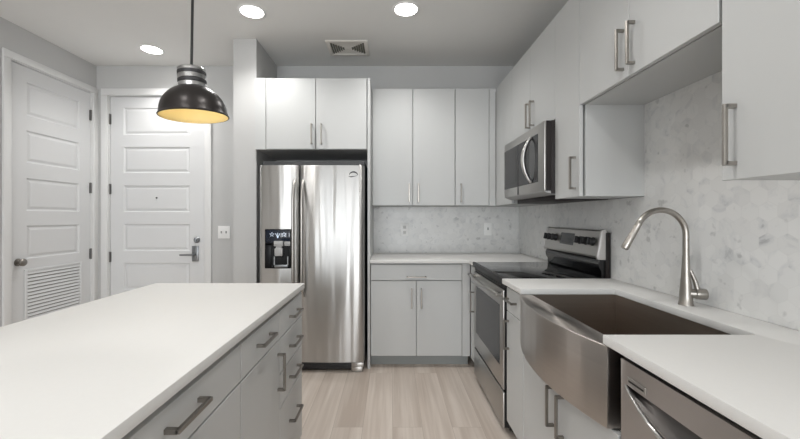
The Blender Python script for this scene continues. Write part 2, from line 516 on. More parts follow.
# entry door
REC = -0.012
FEd = Face('y', WALL_B - REC, -1)
d = MB(); panel_sheet(d, FEd, D2[0] + 0.010, D2[1] - 0.014, 0.008, D2[2] - 0.010, PZ, -2.683, -2.02, 0.044)
d2 = struct(d.build('door_2', 'doorpaint', smooth=False), 'white six-panel entry door with lever handle')
for z in (2.25, 1.55, 0.87): hinge(FEd, D2[0] + 0.008, z, d2, 0.001)
m = MB()
FEd.box(m, -1.993, -1.927, 0, 0.012, 0.825, 0.98, 0.004)
m.tube([FEd.p(-1.96, 0.01, 0.895), FEd.p(-1.96, 0.055, 0.895)], 0.013, 14)
m.tube([FEd.p(-1.950, 0.055, 0.895), FEd.p(-2.00, 0.057, 0.895), FEd.p(-2.09, 0.052, 0.893)], [0.012, 0.011, 0.009], 12)
m.build('lever_handle', 'lever', d2)
m = MB(); m.tube([FEd.p(-1.945, 0, 1.04), FEd.p(-1.945, 0.012, 1.04), FEd.p(-1.945, 0.020, 1.04)], [0.030, 0.030, 0.022], 20)
FEd.box(m, -1.950, -1.940, 0.02, 0.034, 1.022, 1.058, 0.002)
m.build('deadbolt', 'lever', d2)
m = MB(); m.tube([FEd.p(-2.352, -0.004, 1.462), FEd.p(-2.352, 0.003, 1.462)], 0.008, 12); m.build('peephole', 'dark', d2)

# closet door with louvre
FLd = Face('x', WALL_L + REC, 1)
LV = (0.34, 0.825)
d = MB(); panel_sheet(d, FLd, D1[0] + 0.008, D1[1] - 0.008, 0.008, D1[2] - 0.010, PZ[2:], 2.97, 3.472, 0.036)
d1 = struct(d.build('door_1', 'doorpaint', smooth=False), 'white panelled closet door with louvre grille and round knob')
for z in (2.27, 1.555, 0.91): hinge(FLd, D1[1] - 0.008, z, d1, 0.001)
m = MB()
FLd.box(m, 2.945, 2.968, 0, 0.012, LV[0] - 0.02, LV[1] + 0.02, 0.002)
FLd.box(m, 3.470, 3.493, 0, 0.012, LV[0] - 0.02, LV[1] + 0.02, 0.002)
FLd.box(m, 2.968, 3.470, 0, 0.012, LV[1], LV[1] + 0.02, 0.002)
FLd.box(m, 2.968, 3.470, 0, 0.012, LV[0] - 0.02, LV[0], 0.002)
m.mi = 1
FLd.box(m, 2.968, 3.470, 0.0002, 0.001, LV[0], LV[1])  # dark sheet standing in for the shade behind the slats
m.mi = 0
nl = 17
for k in range(nl):
    z = LV[0] + (k + 0.5) * (LV[1] - LV[0]) / nl
    pts = [(0.001, 0.010), (0.003, 0.013), (0.013, -0.006), (0.011, -0.009)]
    m.prism(pts, lambda p_, q_, t_: FLd.p(t_, p_, z + q_), 2.968, 3.470)
m.build('louver_grille', ['doorpaint', 'louvre_shade'], d1)
m = MB()
kc = FLd.p(2.90, 0, 0.91)
prof = [(0.0, 0.030), (0.004, 0.030), (0.010, 0.012), (0.022, 0.012), (0.028, 0.022), (0.034, 0.029), (0.046, 0.030), (0.054, 0.023), (0.058, 0.010), (0.0585, 0.001)]
m.tube([(kc[0] + a, kc[1], kc[2]) for a, r in prof], [r for a, r in prof], 22)
m.build('door_knob', 'pull', d1)

# ------------------------------------------------------------------ cabinets
def pull(Fc, u, z, ln, vert, parent, base=0.0, so=0.034, t=0.011):
    mat = Fc.pull
    m = MB()
    h = ln / 2
    if vert:
        Fc.box(m, u - t / 2, u + t / 2, base + so - t, base + so, z - h, z + h, 0.0015, 1)
        for s in (-1, 1):
            zc = z + s * (h - t / 2)
            Fc.box(m, u - t / 2, u + t / 2, base, base + so - t * 0.5, zc - t / 2, zc + t / 2)
    else:
        Fc.box(m, u - h, u + h, base + so - t, base + so, z - t / 2, z + t / 2, 0.0015, 1)
        for s in (-1, 1):
            uc = u + s * (h - t / 2)
            Fc.box(m, uc - t / 2, uc + t / 2, base, base + so - t * 0.5, z - t / 2, z + t / 2)
    return m.build('handle', mat, parent)

FT = 0.019
G = 0.0026
def cabinet(name, Fc, u0, u1, z0, z1, depth, fronts, label, cat, group=None, kick=None, extras=None, bottom_lip=0.0):
    """Fc is the plane of the door fronts. fronts: (kind, u0, u1, z0, z1, handle or None); handle = (u, z, length, vertical)"""
    a = Fc.p((u0 + u1) / 2, -depth / 2, 0)
    t = thing(name, (a[0], a[1], 0 if kick else z0), label, cat, group)
    m = MB()
    zb = z0 + bottom_lip
    Fc.box(m, u0 + 0.0005, u1 - 0.0005, -depth, -FT - (0.012 if bottom_lip else 0.004), zb, z1, 0.001, 1)
    m.build('cabinet_body', 'cabbox' if not bottom_lip else 'cab', t)
    if kick:
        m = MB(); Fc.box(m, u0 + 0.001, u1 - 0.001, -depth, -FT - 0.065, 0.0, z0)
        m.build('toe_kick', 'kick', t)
    for k, a0, a1, b0, b1, h in fronts:
        m = MB()
        g = Fc.gap
        Fc.box(m, a0 + g, a1 - g, -FT, 0, b0 + g, b1 - g, 0.0012, 1)
        f = m.build(k, 'cab', t)
        if h: pull(Fc, h[0], h[1], h[2], h[3], f)
    if extras: extras(t)
    return t

KZ = 0.10
CT0, CT1 = 0.886, 0.914
# island: fronts face +X
FI = Face('x', -0.478, 1, 0.003)
HL = 0.166
IS = 0.60
cabinet('island_cabinet', FI, 1.576, 1.966, KZ, CT0, IS,
        [('drawer', 1.576, 1.966, 0.745, 0.868, (1.79, 0.802, 0.148, False)),
         ('drawer', 1.576, 1.966, 0.592, 0.745, (1.79, 0.664, 0.148, False)),
         ('drawer', 1.576, 1.966, 0.445, 0.592, (1.79, 0.518, 0.148, False)),
         ('drawer', 1.576, 1.966, KZ, 0.445, (1.79, 0.312, 0.148, False))],
        'grey island cabinet with four stacked drawers at the fridge end', 'cabinet', None, True)
cabinet('island_cabinet', FI, 1.166, 1.576, KZ, CT0, IS,
        [('drawer', 1.166, 1.576, 0.745, 0.868, (1.372, 0.811, 0.145, False)),
         ('door', 1.166, 1.576, KZ, 0.745, (1.545, 0.615, 0.158, True))],
        'grey island cabinet with one drawer over one door, middle of the island', 'cabinet', None, True)
cabinet('island_cabinet', FI, 0.51, 1.166, KZ, CT0, IS,
        [('drawer', 0.51, 1.166, 0.745, 0.868, (0.842, 0.817, 0.145, False)),
         ('door', 0.51, 0.838, KZ, 0.745, (0.80, 0.615, 0.158, True)),
         ('door', 0.838, 1.166, KZ, 0.745, (0.876, 0.615, 0.158, True))],
        'wide grey island cabinet with a long drawer nearest the camera', 'cabinet', None, True)
m = MB()
XB = -0.478 - IS
m.box(XB - 0.02, XB - 0.001, 0.50, 1.966, 0.0, CT0, 0.001, 1)
tag(m.build('island_back_panel', 'cab'), 'grey panel closing the seating side of the island', 'panel')
m = MB(); m.box(-1.266, -0.466, 0.48, 1.971, CT0, CT1, 0.002)
tag(m.build('island_countertop', 'quartz'), 'thick white quartz worktop on the kitchen island', 'countertop')

# back run base: fronts face the camera
FB = Face('y', 3.076, -1, 0.003)
BD = WALL_B - 3.076 - 0.002
def filler(t):
    m = MB(); FB.box(m, 0.598 + 0.001, 0.664, -FT, -0.002, KZ, CT0 - 0.006); m.build('filler_strip', 'cab', t)
cabinet('base_cabinet', FB, -0.172, 0.664, KZ, CT0, BD,
        [('drawer', -0.172, 0.598, 0.735, 0.872, (0.213, 0.768, HL, False)),
         ('door', -0.172, 0.213, KZ, 0.735, (0.173, 0.588, HL, True)),
         ('door', 0.213, 0.598, KZ, 0.735, (0.254, 0.588, HL, True))],
        'light grey base cabinet with wide drawer over two doors beside the fridge', 'cabinet', None, True, filler)

# right run base: fronts face -X
FR = Face('x', 0.665, -1)
RD = WALL_R - TB - 0.665 - 0.004
cabinet('base_cabinet', FR, 2.887, 3.052, KZ, CT0, 0.30,
        [('drawer', 2.887, 3.05, 0.735, 0.872, (2.97, 0.80, 0.10, False)),
         ('door', 2.887, 3.05, KZ, 0.735, (2.93, 0.59, HL, True))],
        'narrow grey corner base cabinet left of the range', 'cabinet', None, True)
cabinet('base_cabinet', FR, 1.836, 2.104, KZ, CT0, RD,
        [('drawer', 1.836, 2.104, 0.735, 0.872, (2.005, 0.808, 0.14, False)),
         ('door', 1.836, 2.104, KZ, 0.735, (2.066, 0.605, HL, True))],
        'slim light grey base cabinet between the range and the sink', 'cabinet', None, True)
SINK_Z = 0.636
SU = (1.070, 1.834)
t = thing('sink_cabinet', (0.97, 1.45, 0), 'light grey base cabinet with two doors under the apron sink', 'cabinet')
m = MB(); FR.box(m, SU[0] + 0.0005, SU[1] - 0.0005, -RD, -FT - 0.004, KZ, 0.630)
m.build('cabinet_body', 'cabbox', t)
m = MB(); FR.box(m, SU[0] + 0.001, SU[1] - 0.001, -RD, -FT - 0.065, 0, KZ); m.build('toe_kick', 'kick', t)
for a0, a1, hu in ((SU[0], 1.452, 1.412), (1.452, SU[1], 1.497)):
    m = MB(); FR.box(m, a0 + G, a1 - G, -FT, 0, KZ + G, 0.630, 0.0012, 1)
    f = m.build('door', 'cab', t); pull(FR, hu, 0.497, HL, True, f)
m = MB(); m.box(0.667, WALL_R - TB - 0.003, 0.445, 0.464, 0.0, CT0, 0.001, 1)
tag(m.build('end_panel', 'cab'), 'grey end panel on the near side of the dishwasher', 'panel')

# worktops
def ct_fn(p, q, t): return (p, q, t)
m = MB()
CR = 0.012
m.prism([(0.642, 0.42), (WALL_R - TB - 0.001, 0.42), (WALL_R - TB - 0.001, 2.117), (0.642, 2.117), (0.642, 1.812),
         (1.11 - CR, 1.812), (1.11 - CR * 0.3, 1.812 - CR * 0.3), (1.11, 1.812 - CR), (1.11, 1.109 + CR), (1.11 - CR * 0.3, 1.109 + CR * 0.3), (1.11 - CR, 1.109), (0.642, 1.109)],
        ct_fn, CT0, CT1, 0.002)
tag(m.build('sink_countertop', 'quartz'), 'white quartz worktop around the sink and over the dishwasher', 'countertop')
m = MB()
m.prism([(-0.174, 3.035), (0.642, 3.035), (0.642, 2.884), (WALL_R - TB - 0.001, 2.884), (WALL_R - TB - 0.001, WALL_B - TB - 0.001), (-0.174, WALL_B - TB - 0.001)],
        ct_fn, CT0, CT1, 0.002)
tag(m.build('corner_countertop', 'quartz'), 'white quartz worktop in the back corner between fridge and range', 'countertop')

# wall cabinets on the back wall
UZ0, UZ1 = 1.372, 2.433
FU = Face('y', 3.31, -1, 0.0036, 'nickel')
UD = WALL_B - 3.31 - 0.001
UH = 0.169
cabinet('wall_cabinet', FU, -0.172, 0.580, UZ0, UZ1, UD,
        [('door', -0.172, 0.196, UZ0, UZ1, (0.163, 1.487, UH, True)),
         ('door', 0.196, 0.580, UZ0, UZ1, (0.247, 1.487, UH, True))],
        'tall light grey wall cabinet with two doors beside the fridge cabinet', 'cabinet')
def ufill(t):
    m = MB(); FU.box(m, 0.890, 0.947, -FT, -0.003, UZ0, UZ1); m.build('filler_strip', 'cab', t)
cabinet('wall_cabinet', FU, 0.580, 0.949, UZ0, UZ1, UD,
        [('door', 0.580, 0.889, UZ0, UZ1, (0.632, 1.487, UH, True))],
        'light grey single-door wall cabinet in the back corner', 'cabinet', None, None, ufill)
# wall cabinets on the right wall
FV = Face('x', 0.95, -1, 0.0018, 'nickel')
VD = WALL_R - 0.95 - 0.001
cabinet('wall_cabinet', FV, 2.876, 3.657, UZ0, UZ1, VD,
        [('door', 2.876, 3.307, UZ0, UZ1, None)],
        'plain light grey corner wall cabinet on the far side of the microwave', 'cabinet')
cabinet('wall_cabinet', FV, 2.120, 2.876, 1.836, UZ1, VD,
        [('door', 2.120, 2.498, 1.836, UZ1, (2.435, 1.96, UH, True)),
         ('door', 2.498, 2.876, 1.836, UZ1, (2.505, 1.96, UH, True))],
        'short light grey wall cabinet right above the microwave', 'cabinet')
cabinet('wall_cabinet', FV, 1.845, 2.120, UZ0, UZ1, VD,
        [('door', 1.845, 2.120, UZ0, UZ1, (1.885, 1.497, UH, True))],
        'narrow light grey wall cabinet between microwave and faucet niche', 'cabinet', None, None, None, 0.003)
cabinet('wall_cabinet', FV, 1.060, 1.845, 1.832, UZ1, VD,
        [('door', 1.060, 1.463, 1.832, UZ1, (1.430, 1.952, UH, True)),
         ('door', 1.463, 1.845, 1.832, UZ1, (1.497, 1.952, UH, True))],
        'short light grey two-door wall cabinet high above the sink', 'cabinet', None, None, None, 0.0035)
cabinet('wall_cabinet', FV, 0.46, 1.053, UZ0, UZ1, VD,
        [('door', 0.46, 1.053, UZ0, UZ1, (1.010, 1.497, UH, True))],
        'large light grey wall cabinet at the right edge nearest the camera', 'cabinet', None, None, None, 0.0035)

# cabinet over the fridge, with its tall side panels
FF = Face('y', 3.058, -1, 0.003, 'nickel')
def ffill(t):
    m = MB(); FF.box(m, -1.136, -1.048, -FT, -0.002, 1.836, UZ1); m.build('filler_strip', 'cab', t)
cabinet('fridge_cabinet', FF, -1.136, -0.197, 1.836, UZ1, WALL_B - 3.058 - 0.002,
        [('door', -1.046, -0.629, 1.836, UZ1, (-0.662, 1.962, UH, True)),
         ('door', -0.629, -0.202, 1.836, UZ1, (-0.580, 1.962, UH, True))],
        'light grey two-door cabinet above the refrigerator', 'cabinet', None, None, ffill)
m = MB(); m.box(-0.196, -0.1745, 3.058, WALL_B - 0.002, 0, UZ1, 0.001, 1)
tag(m.build('end_panel', 'cab'), 'tall grey panel standing along the right side of the fridge', 'panel')

# ------------------------------------------------------------------ refrigerator
FX0, FX1, FXS = -1.076, -0.218, -0.7505
FYF = 2.985
FZ = 1.692
fr = thing('refrigerator', (-0.65, 3.3, 0), 'tall stainless side-by-side refrigerator with ice and water dispenser', 'refrigerator')
m = MB(); m.box(FX0 + 0.006, FX1 - 0.006, FYF + 0.075, 3.60, 0.02, FZ + 0.045, 0.004)
m.box(FX0 + 0.03, FX0 + 0.11, FYF + 0.03, FYF + 0.16, FZ - 0.012, FZ + 0.010, 0.004)
m.box(FX1 - 0.11, FX1 - 0.03, FYF + 0.03, FYF + 0.16, FZ - 0.012, FZ + 0.010, 0.004)
m.build('fridge_body', 'fridgeside', fr)
def fridge_door(x0, x1, name, hole=None):
    m = MB()
    n = 22
    pts = []
    for i in range(n + 1):
        u = i / n
        x = x0 + (x1 - x0) * u
        e = min(u, 1 - u) * (x1 - x0)
        y = FYF - 0.010 * (1 - (2 * u - 1) ** 2)
        if e < 0.016: y += 0.016 - math.sqrt(max(0, 0.016 ** 2 - (0.016 - e) ** 2))
        pts.append((x, y))
    outline = pts + [(x1, FYF + 0.066), (x0, FYF + 0.066)]
    m.prism(outline, lambda p, q, t: (p, q, t), 0.085, FZ, 0.003)
    return m.build(name, 'steel', fr, angle=50)
fd = fridge_door(FX0, FXS - 0.004, 'freezer_door')
rd = fridge_door(FXS + 0.004, FX1, 'fridge_door')
for x, par in ((FXS - 0.035, fd), (FXS + 0.035, rd)):
    m = MB()
    pts, rs = [], []
    for i in range(25):
        s = i / 24
        z = 0.62 + s * 0.95
        out = 0.052 * min(1, (math.sin(PI * s) * 2.2)) ** 0.6 if 0 < s < 1 else 0
        pts.append((x, FYF - 0.006 - out, z))
        rs.append(0.012)
    m.tube(pts, rs, 12)
    m.build('door_handle', 'steel2', par)
# dispenser
dx0, dx1, dz0, dz1 = -1.026, -0.812, 0.852, 1.172
dp = MB()
yd = FYF - 0.0105
dzm = 1.055
dp.box(dx0, dx1, yd - 0.004, yd + 0.03, dzm - 0.02, dz1, 0.006)
dp.box(dx0, dx0 + 0.055, yd - 0.004, yd + 0.03, dz0, dzm, 0.004)
dp.box(dx1 - 0.02, dx1, yd - 0.004, yd + 0.03, dz0, dzm, 0.004)
dp.box(dx0 + 0.04, dx1 - 0.01, yd - 0.004, yd + 0.03, dz0, dz0 + 0.02, 0.003)
dp.box(dx0 + 0.04, dx1 - 0.01, yd - 0.0005, yd + 0.02, dz0 + 0.01, dzm)
dpo = dp.build('dispenser', 'blacksatin', fr)
m = MB(); m.box(dx0 + 0.008, dx1 - 0.008, yd - 0.006, yd - 0.003, dzm + 0.005, dz1 - 0.008, 0.002); m.build('display', 'display', dpo)
m = MB(); yi = yd - 0.0075
for cx_, cz_ in ((-0.965, 1.128), (-0.922, 1.122), (-0.868, 1.128)):
    if cx_ == -0.922:
        for a in (-0.5, 0.0, 0.5):
            m.tube([(cx_ + 0.004, yi, cz_ - 0.022), (cx_ + 0.004 + math.sin(a) * 0.036, yi, cz_ - 0.022 + math.cos(a) * 0.042)], 0.0022, 6)
    else:
        for k in range(5):
            a = 2 * PI * k / 5 + PI / 2
            m.tube([(cx_ + math.cos(a) * 0.007, yi, cz_ + math.sin(a) * 0.007), (cx_ + math.cos(a) * 0.018, yi, cz_ + math.sin(a) * 0.018)], 0.0024, 6)
m.build('icon', 'icon', dpo)
m = MB(); m.box(-0.948, -0.872, yd - 0.020, yd + 0.0, 1.033, 1.076, 0.005); m.box(-0.866, -0.818, yd - 0.007, yd, 1.036, 1.072, 0.002)
m.build('button_plate', 'greyplastic', dpo)
m = MB(); m.box(-0.940, -0.875, yd - 0.026, yd, 0.955, 1.018, 0.006); m.box(-0.93, -0.885, yd - 0.018, yd, 1.015, 1.033)
m.build('nozzle', 'greyplastic', dpo)
m = MB(); m.box(-0.942, -0.835, yd - 0.022, yd, 0.862, 0.884, 0.004)
for s in (-0.945, -0.836): m.box(s - 0.004, s + 0.004, yd - 0.012, yd, 0.88, 0.95)
m.build('drip_tray', 'lever', dpo)
# swirl emblem on the right door
m = MB()
pts = []
for i in range(15):
    a = PI * (0.05 + 0.95 * i / 14)
    pts.append((-0.305 + 0.035 * math.cos(a) * -1, FYF - 0.0075, 1.607 + 0.030 * math.sin(a) * (1 if i < 15 else 1)))
m.tube(pts, [0.001 + 0.005 * math.sin(PI * i / 14) for i in range(15)], 8)
m.tube([(-0.345, FYF - 0.008, 1.600), (-0.325, FYF - 0.0085, 1.597), (-0.275, FYF - 0.007, 1.606)], [0.001, 0.004, 0.001], 8)
m.build('emblem', 'dark', rd)
m = MB(); m.box(FX0 + 0.01, FX1 - 0.01, FYF + 0.03, FYF + 0.10, 0.018, 0.078, 0.003)
for k in range(3): m.box(FX0 + 0.02, FX1 - 0.14, FYF + 0.027, FYF + 0.032, 0.028 + k * 0.015, 0.034 + k * 0.015)
gr = m.build('base_grille', 'dark', fr)
m = MB(); m.box(FX1 - 0.105, FX1 - 0.005, FYF + 0.005, FYF + 0.06, 0.045, 0.080, 0.003); m.box(FX1 - 0.105, FX1 - 0.015, FYF + 0.012, FYF + 0.06, 0.002, 0.042, 0.003)
m.build('hinge_foot', 'steel2', fr)

# ------------------------------------------------------------------ range
RU0, RU1 = 2.122, 2.878
RX = 0.652                       # front plane of the oven door
FO = Face('x', RX, -1)
rg = thing('range', (0.95, 2.50, 0), 'stainless electric range with black glass cooktop', 'stove')
m = MB(); m.box(RX + 0.035, 1.262, RU0, RU1, 0.03, 0.895, 0.003)
for x in (RX + 0.08, 1.2):
    for y in (RU0 + 0.05, RU1 - 0.05): m.tube([(x, y, 0), (x, y, 0.035)], 0.018, 12)
m.build('oven_body', 'black', rg)
m = MB(); FO.box(m, RU0 + 0.003, RU1 - 0.003, -0.010, 0.0, 0.265, 0.845, 0.004)
m.mi = 1; FO.box(m, RU0 + 0.004, RU1 - 0.004, -0.034, -0.0105, 0.265, 0.845)
od = m.build('oven_door', ['steel2', 'black'], rg)
m = MB(); FO.box(m, RU0 + 0.075, RU1 - 0.075, -0.01, 0.0015, 0.385, 0.745, 0.001, 1); m.build('oven_window', 'ovenglass', od)
m = MB()
n = 20; pts = []
for i in range(n + 1):
    s = i / n
    pts.append(FO.p(RU0 + 0.03 + s * (RU1 - RU0 - 0.06), 0.028 + 0.030 * math.sin(PI * s), 0.815 + 0.004 * math.sin(PI * s)))
m.tube(pts, 0.0135, 12)
for u in (RU0 + 0.035, RU1 - 0.035): m.tube([FO.p(u, 0, 0.815), FO.p(u, 0.032, 0.815)], 0.012, 10)
m.build('door_handle', 'steel2', od)
m = MB(); FO.box(m, RU0 + 0.003, RU1 - 0.003, -0.010, 0.0, 0.045, 0.250, 0.004)
m.mi = 1; FO.box(m, RU0 + 0.004, RU1 - 0.004, -0.034, -0.0105, 0.045, 0.250)
m.build('storage_drawer', ['steel2', 'black'], rg)
m = MB(); FO.box(m, RU0 + 0.002, RU1 - 0.002, -0.04, -0.006, 0.852, 0.898, 0.002)
for k in range(14):
    u = RU0 + 0.06 + k * 0.048
    FO.box(m, u, u + 0.034, -0.007, -0.003, 0.862, 0.868)
m.build('vent_strip', 'black', rg)
m = MB(); m.box(RX - 0.008, 1.215, RU0, RU1, 0.898, 0.917, 0.005)
ct = m.build('cooktop', 'blackgloss', rg)
m = MB(); FO.box(m, RU0, RU1, -0.010, 0.010, 0.893, 0.9185, 0.004); m.build('front_trim', 'dark', ct)
# backguard: black curved foot, then leaning stainless control panel
m = MB()
pf = [(1.276, 0.905), (1.276, 1.03), (1.236, 1.03), (1.218, 1.022), (1.210, 1.000), (1.214, 0.972), (1.226, 0.955), (1.228, 0.905)]
m.prism(pf, lambda p, q, t: (p, t, q), RU0 + 0.012, RU1 - 0.012, 0.0)
m.build('backguard', 'blackgloss', rg, angle=50)
m = MB()
pf = [(1.270, 1.030), (1.270, 1.176), (1.260, 1.190), (1.240, 1.192), (1.226, 1.184), (1.200, 1.040), (1.206, 1.028)]
m.prism(pf, lambda p, q, t: (p, t, q), RU0 + 0.02, RU1 - 0.012, 0.0)
cp = m.build('control_panel', 'steel2', rg, angle=30)
m = MB()
pf2 = [(1.246, 1.020), (1.254, 1.180), (1.250, 1.194), (1.238, 1.197), (1.223, 1.188), (1.196, 1.038), (1.202, 1.022)]
m.prism(pf2, lambda p, q, t: (p, t, q), RU0 + 0.002, RU0 + 0.020, 0.001)
m.build('end_cap', 'endcap', cp)
m = MB(); m.prism(pf2, lambda p, q, t: (p, t, q), RU1 - 0.012, RU1 - 0.001, 0.001)
m.build('end_cap', 'endcap', cp)
m = MB(); m.box(1.246, 1.275, RU0 + 0.001, RU0 + 0.02, 0.915, 1.178, 0.001)
m.build('side_bracket', 'micside', cp)
def on_panel(u, z, out):         # a point on the leaning panel front
    x = 1.200 + (z - 1.040) * (1.212 - 1.186) / (1.184 - 1.040)
    nx, nz = -0.984, 0.178
    return (x + nx * out, u, z + nz * out)
def panel_plate(mb, u0, u1, za, zb, o0, o1):
    vs = []
    for o_ in (o0, o1):
        for (u, z) in ((u0, za), (u1, za), (u1, zb), (u0, zb)): vs.append(mb.bm.verts.new(on_panel(u, z, o_)))
    for q in ((0, 1, 2, 3), (4, 5, 6, 7), (0, 1, 5, 4), (1, 2, 6, 5), (2, 3, 7, 6), (3, 0, 4, 7)): mb._fin([mb.bm.faces.new([vs[i] for i in q])])
m = MB(); panel_plate(m, 2.43, 2.62, 1.082, 1.160, -0.002, 0.0015)
m.mi = 1
for k in range(4): panel_plate(m, 2.455 + k * 0.042, 2.468 + k * 0.042, 1.096, 1.101, 0.001, 0.0022)
m.build('display', ['blackgloss', 'dark'], cp)
for u in (2.20, 2.275, 2.35, 2.69, 2.755, 2.82)[0:6]:
    m = MB()
    zc = 1.122
    m.tube([on_panel(u, zc, 0), on_panel(u, zc, 0.006), on_panel(u, zc, 0.008), on_panel(u, zc, 0.026), on_panel(u, zc, 0.029)], [0.026, 0.026, 0.022, 0.020, 0.016], 20)
    panel_plate(m, u - 0.005, u + 0.005, zc - 0.022, zc + 0.022, 0.02, 0.036)
    m.build('knob', 'black', cp)

# ------------------------------------------------------------------ microwave
MX = 0.889
FM = Face('x', MX, -1)
MU0, MU1, MZ0, MZ1 = 2.122, 2.872, 1.424, 1.830
mw = thing('microwave', (1.1, 2.50, 1.372), 'stainless over-the-range microwave hood under the short wall cabinet', 'microwave')
m = MB(); m.box(0.929, WALL_R - 0.002, MU0, MU1, 1.405, 1.832, 0.003)
m.box(0.985, WALL_R - 0.012, MU0 + 0.02, MU1 - 0.02, 1.372, 1.407, 0.004)
m.build('microwave_body', 'micside', mw)
m = MB(); FM.box(m, MU0, MU1, -0.012, 0.0, MZ0, MZ1, 0.004)
m.mi = 1; FM.box(m, MU0 + 0.001, MU1 - 0.001, -0.039, -0.0125, MZ0, MZ1)
md = m.build('microwave_door', ['steel2', 'micside'], mw)
m = MB(); FM.box(m, 2.213, 2.862, -0.004, 0.0018, 1.482, 1.775, 0.001, 1); m.build('door_glass', 'ovenglass', md)
m = MB(); FM.box(m, 2.556, 2.565, -0.04, 0.0034, MZ0 + 0.001, 1.776); m.build('door_seam', 'black', md)
m = MB(); FM.box(m, 2.60, 2.835, 0.001, 0.003, 1.52, 1.74); m.build('window_mesh', 'ovenglass', md)
m = MB()
n = 20
pts = [FM.p(2.305, 0.006 + 0.052 * math.sin(PI * i / n) ** 0.8, 1.488 + 0.282 * i / n) for i in range(n + 1)]
m.tube(pts, [0.009 + 0.006 * math.sin(PI * i / n) for i in range(n + 1)], 12)
m.build('door_handle', 'steel', md)
m = MB()
ov = [(2.300 + 0.048 * math.cos(a), 1.629 + 0.142 * math.sin(a)) for a in [2 * PI * k / 28 for k in range(28)]]
m.prism(ov, lambda p, q, t: FM.p(p, t, q), 0.0005, 0.003)
m.build('handle_pocket', 'blackgloss', md)
m = MB()
m.prism([(0.0, 1.423), (0.0, 1.420), (-0.05, 1.402), (-0.12, 1.402), (-0.12, 1.41), (-0.05, 1.41), (-0.04, 1.423)], lambda p, q, t: FM.p(t, p, q), MU0 + 0.004, MU1 - 0.004)
m.build('vent_lip', 'greyplastic', mw)

# ------------------------------------------------------------------ apron sink
sk = thing('apron_sink', (0.9, 1.46, SINK_Z), 'stainless farmhouse sink with a bowed apron front', 'sink')
def bow(u):
    s = (u - 1.4605) / 0.372
    return 0.647 - 0.060 * max(0.0, 1 - s * s)
A0, A1 = 1.0935, 1.824
m = MB()
n = 36
pts = [(bow(A0 + (A1 - A0) * i / n), A0 + (A1 - A0) * i / n) for i in range(n + 1)]
pts += [(0.700, A1), (0.700, A0)]
m.prism(pts, lambda p, q, t: (p, q, t), SINK_Z, 0.8848, 0.004)
m.build('apron', 'sink', sk, angle=50)
m = MB()
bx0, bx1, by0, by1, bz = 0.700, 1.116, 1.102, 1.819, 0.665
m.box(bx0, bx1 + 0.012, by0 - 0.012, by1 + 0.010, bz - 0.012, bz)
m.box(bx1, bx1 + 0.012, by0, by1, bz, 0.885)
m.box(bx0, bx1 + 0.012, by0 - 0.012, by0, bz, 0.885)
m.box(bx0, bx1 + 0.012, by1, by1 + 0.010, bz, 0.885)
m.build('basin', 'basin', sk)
m = MB(); m.lathe([(0.0, 0.001), (0.03, 0.001), (0.042, 0.004), (0.048, 0.001), (0.048, 0.0)], (0.93, 1.46, bz), 28); m.build('drain', 'nickel', sk)

# ------------------------------------------------------------------ faucet
fx, fy = 1.194, 1.482
fc = thing('faucet', (fx, fy, CT1), 'brushed nickel pull-down kitchen faucet with tall arched neck', 'faucet')
m = MB()
m.lathe([(0.0, 0.0), (0.026, 0.0), (0.026, 0.004), (0.024, 0.007), (0.0215, 0.05), (0.0165, 0.11), (0.0135, 0.16), (0.0125, 0.20), (0.0, 0.20)], (fx, fy, CT1), 32)
m.build('faucet_body', 'nickel', fc, angle=50)
m = MB()
R_ = 0.101
pts = [(fx, fy, CT1 + 0.18), (fx, fy, CT1 + 0.24), (fx, fy, CT1 + 0.275)]
zc = 1.197
for k in range(1, 25):
    a = math.radians(150) * k / 24
    pts.append((fx - R_ + R_ * math.cos(a), fy, zc + R_ * math.sin(a)))
dirx, dirz = -math.sin(math.radians(150)), math.cos(math.radians(150))
e = pts[-1]
m.tube(pts, 0.0115, 18)
m.build('neck', 'nickel', fc, angle=50)
m = MB()
sp = [(e[0] + dirx * t_, fy, e[2] + dirz * t_) for t_ in (0.0, 0.004, 0.010, 0.012, 0.06, 0.118, 0.122)]
m.tube(sp, [0.0115, 0.0125, 0.0125, 0.0118, 0.0130, 0.0148, 0.013], 20)
m.build('spray_head', 'nickel', fc, angle=50)
m = MB()
dv = Vector((0.92, -0.40, 0)).normalized()
hb = Vector((fx, fy, CT1 + 0.048))
def hp(t_, z_=0): return hb + dv * t_ + Vector((0, 0, z_))
m.tube([hp(0.0), hp(0.030), hp(0.032), hp(0.064), hp(0.068)], [0.018, 0.018, 0.022, 0.022, 0.018], 20)
m.tube([hp(0.038, 0.015), hp(0.030, 0.05), hp(0.014, 0.095)], [0.010, 0.008, 0.006], 12)
m.build('lever', 'nickel', fc, angle=50)

# ------------------------------------------------------------------ dishwasher
FD = Face('x', 0.667, -1)
U0, U1 = 0.468, 1.061
dw = thing('dishwasher', (0.95, 0.765, 0), 'stainless dishwasher under the near end of the worktop', 'dishwasher')
m = MB(); FD.box(m, U0 + 0.004, U1 - 0.004, -0.60, -0.045, 0.02, 0.870)
m.build('dishwasher_body', 'black', dw)
m = MB(); FD.box(m, U0 + 0.006, U1 - 0.006, -0.60, -0.09, 0.0, 0.10); m.build('toe_kick', 'black', dw)
PT = 0.795                       # straight upper edge of the pocket
def arc(u):
    s = (u - (U0 + U1) / 2) / ((U1 - U0) / 2 - 0.025)
    return PT - 0.075 * max(0.0, 1 - s * s) ** 0.8
m = MB()
n = 32
ua, ub = U0 + 0.025, U1 - 0.025
pts = [(U0, 0.11), (U1, 0.11), (U1, PT)] + [(ub + (ua - ub) * i / n, arc(ub + (ua - ub) * i / n) - 0.0005) for i in range(n + 1)] + [(U0, PT)]
m.prism(pts, lambda p, q, t: FD.p(p, t, q), -0.044, 0.0, 0.0)
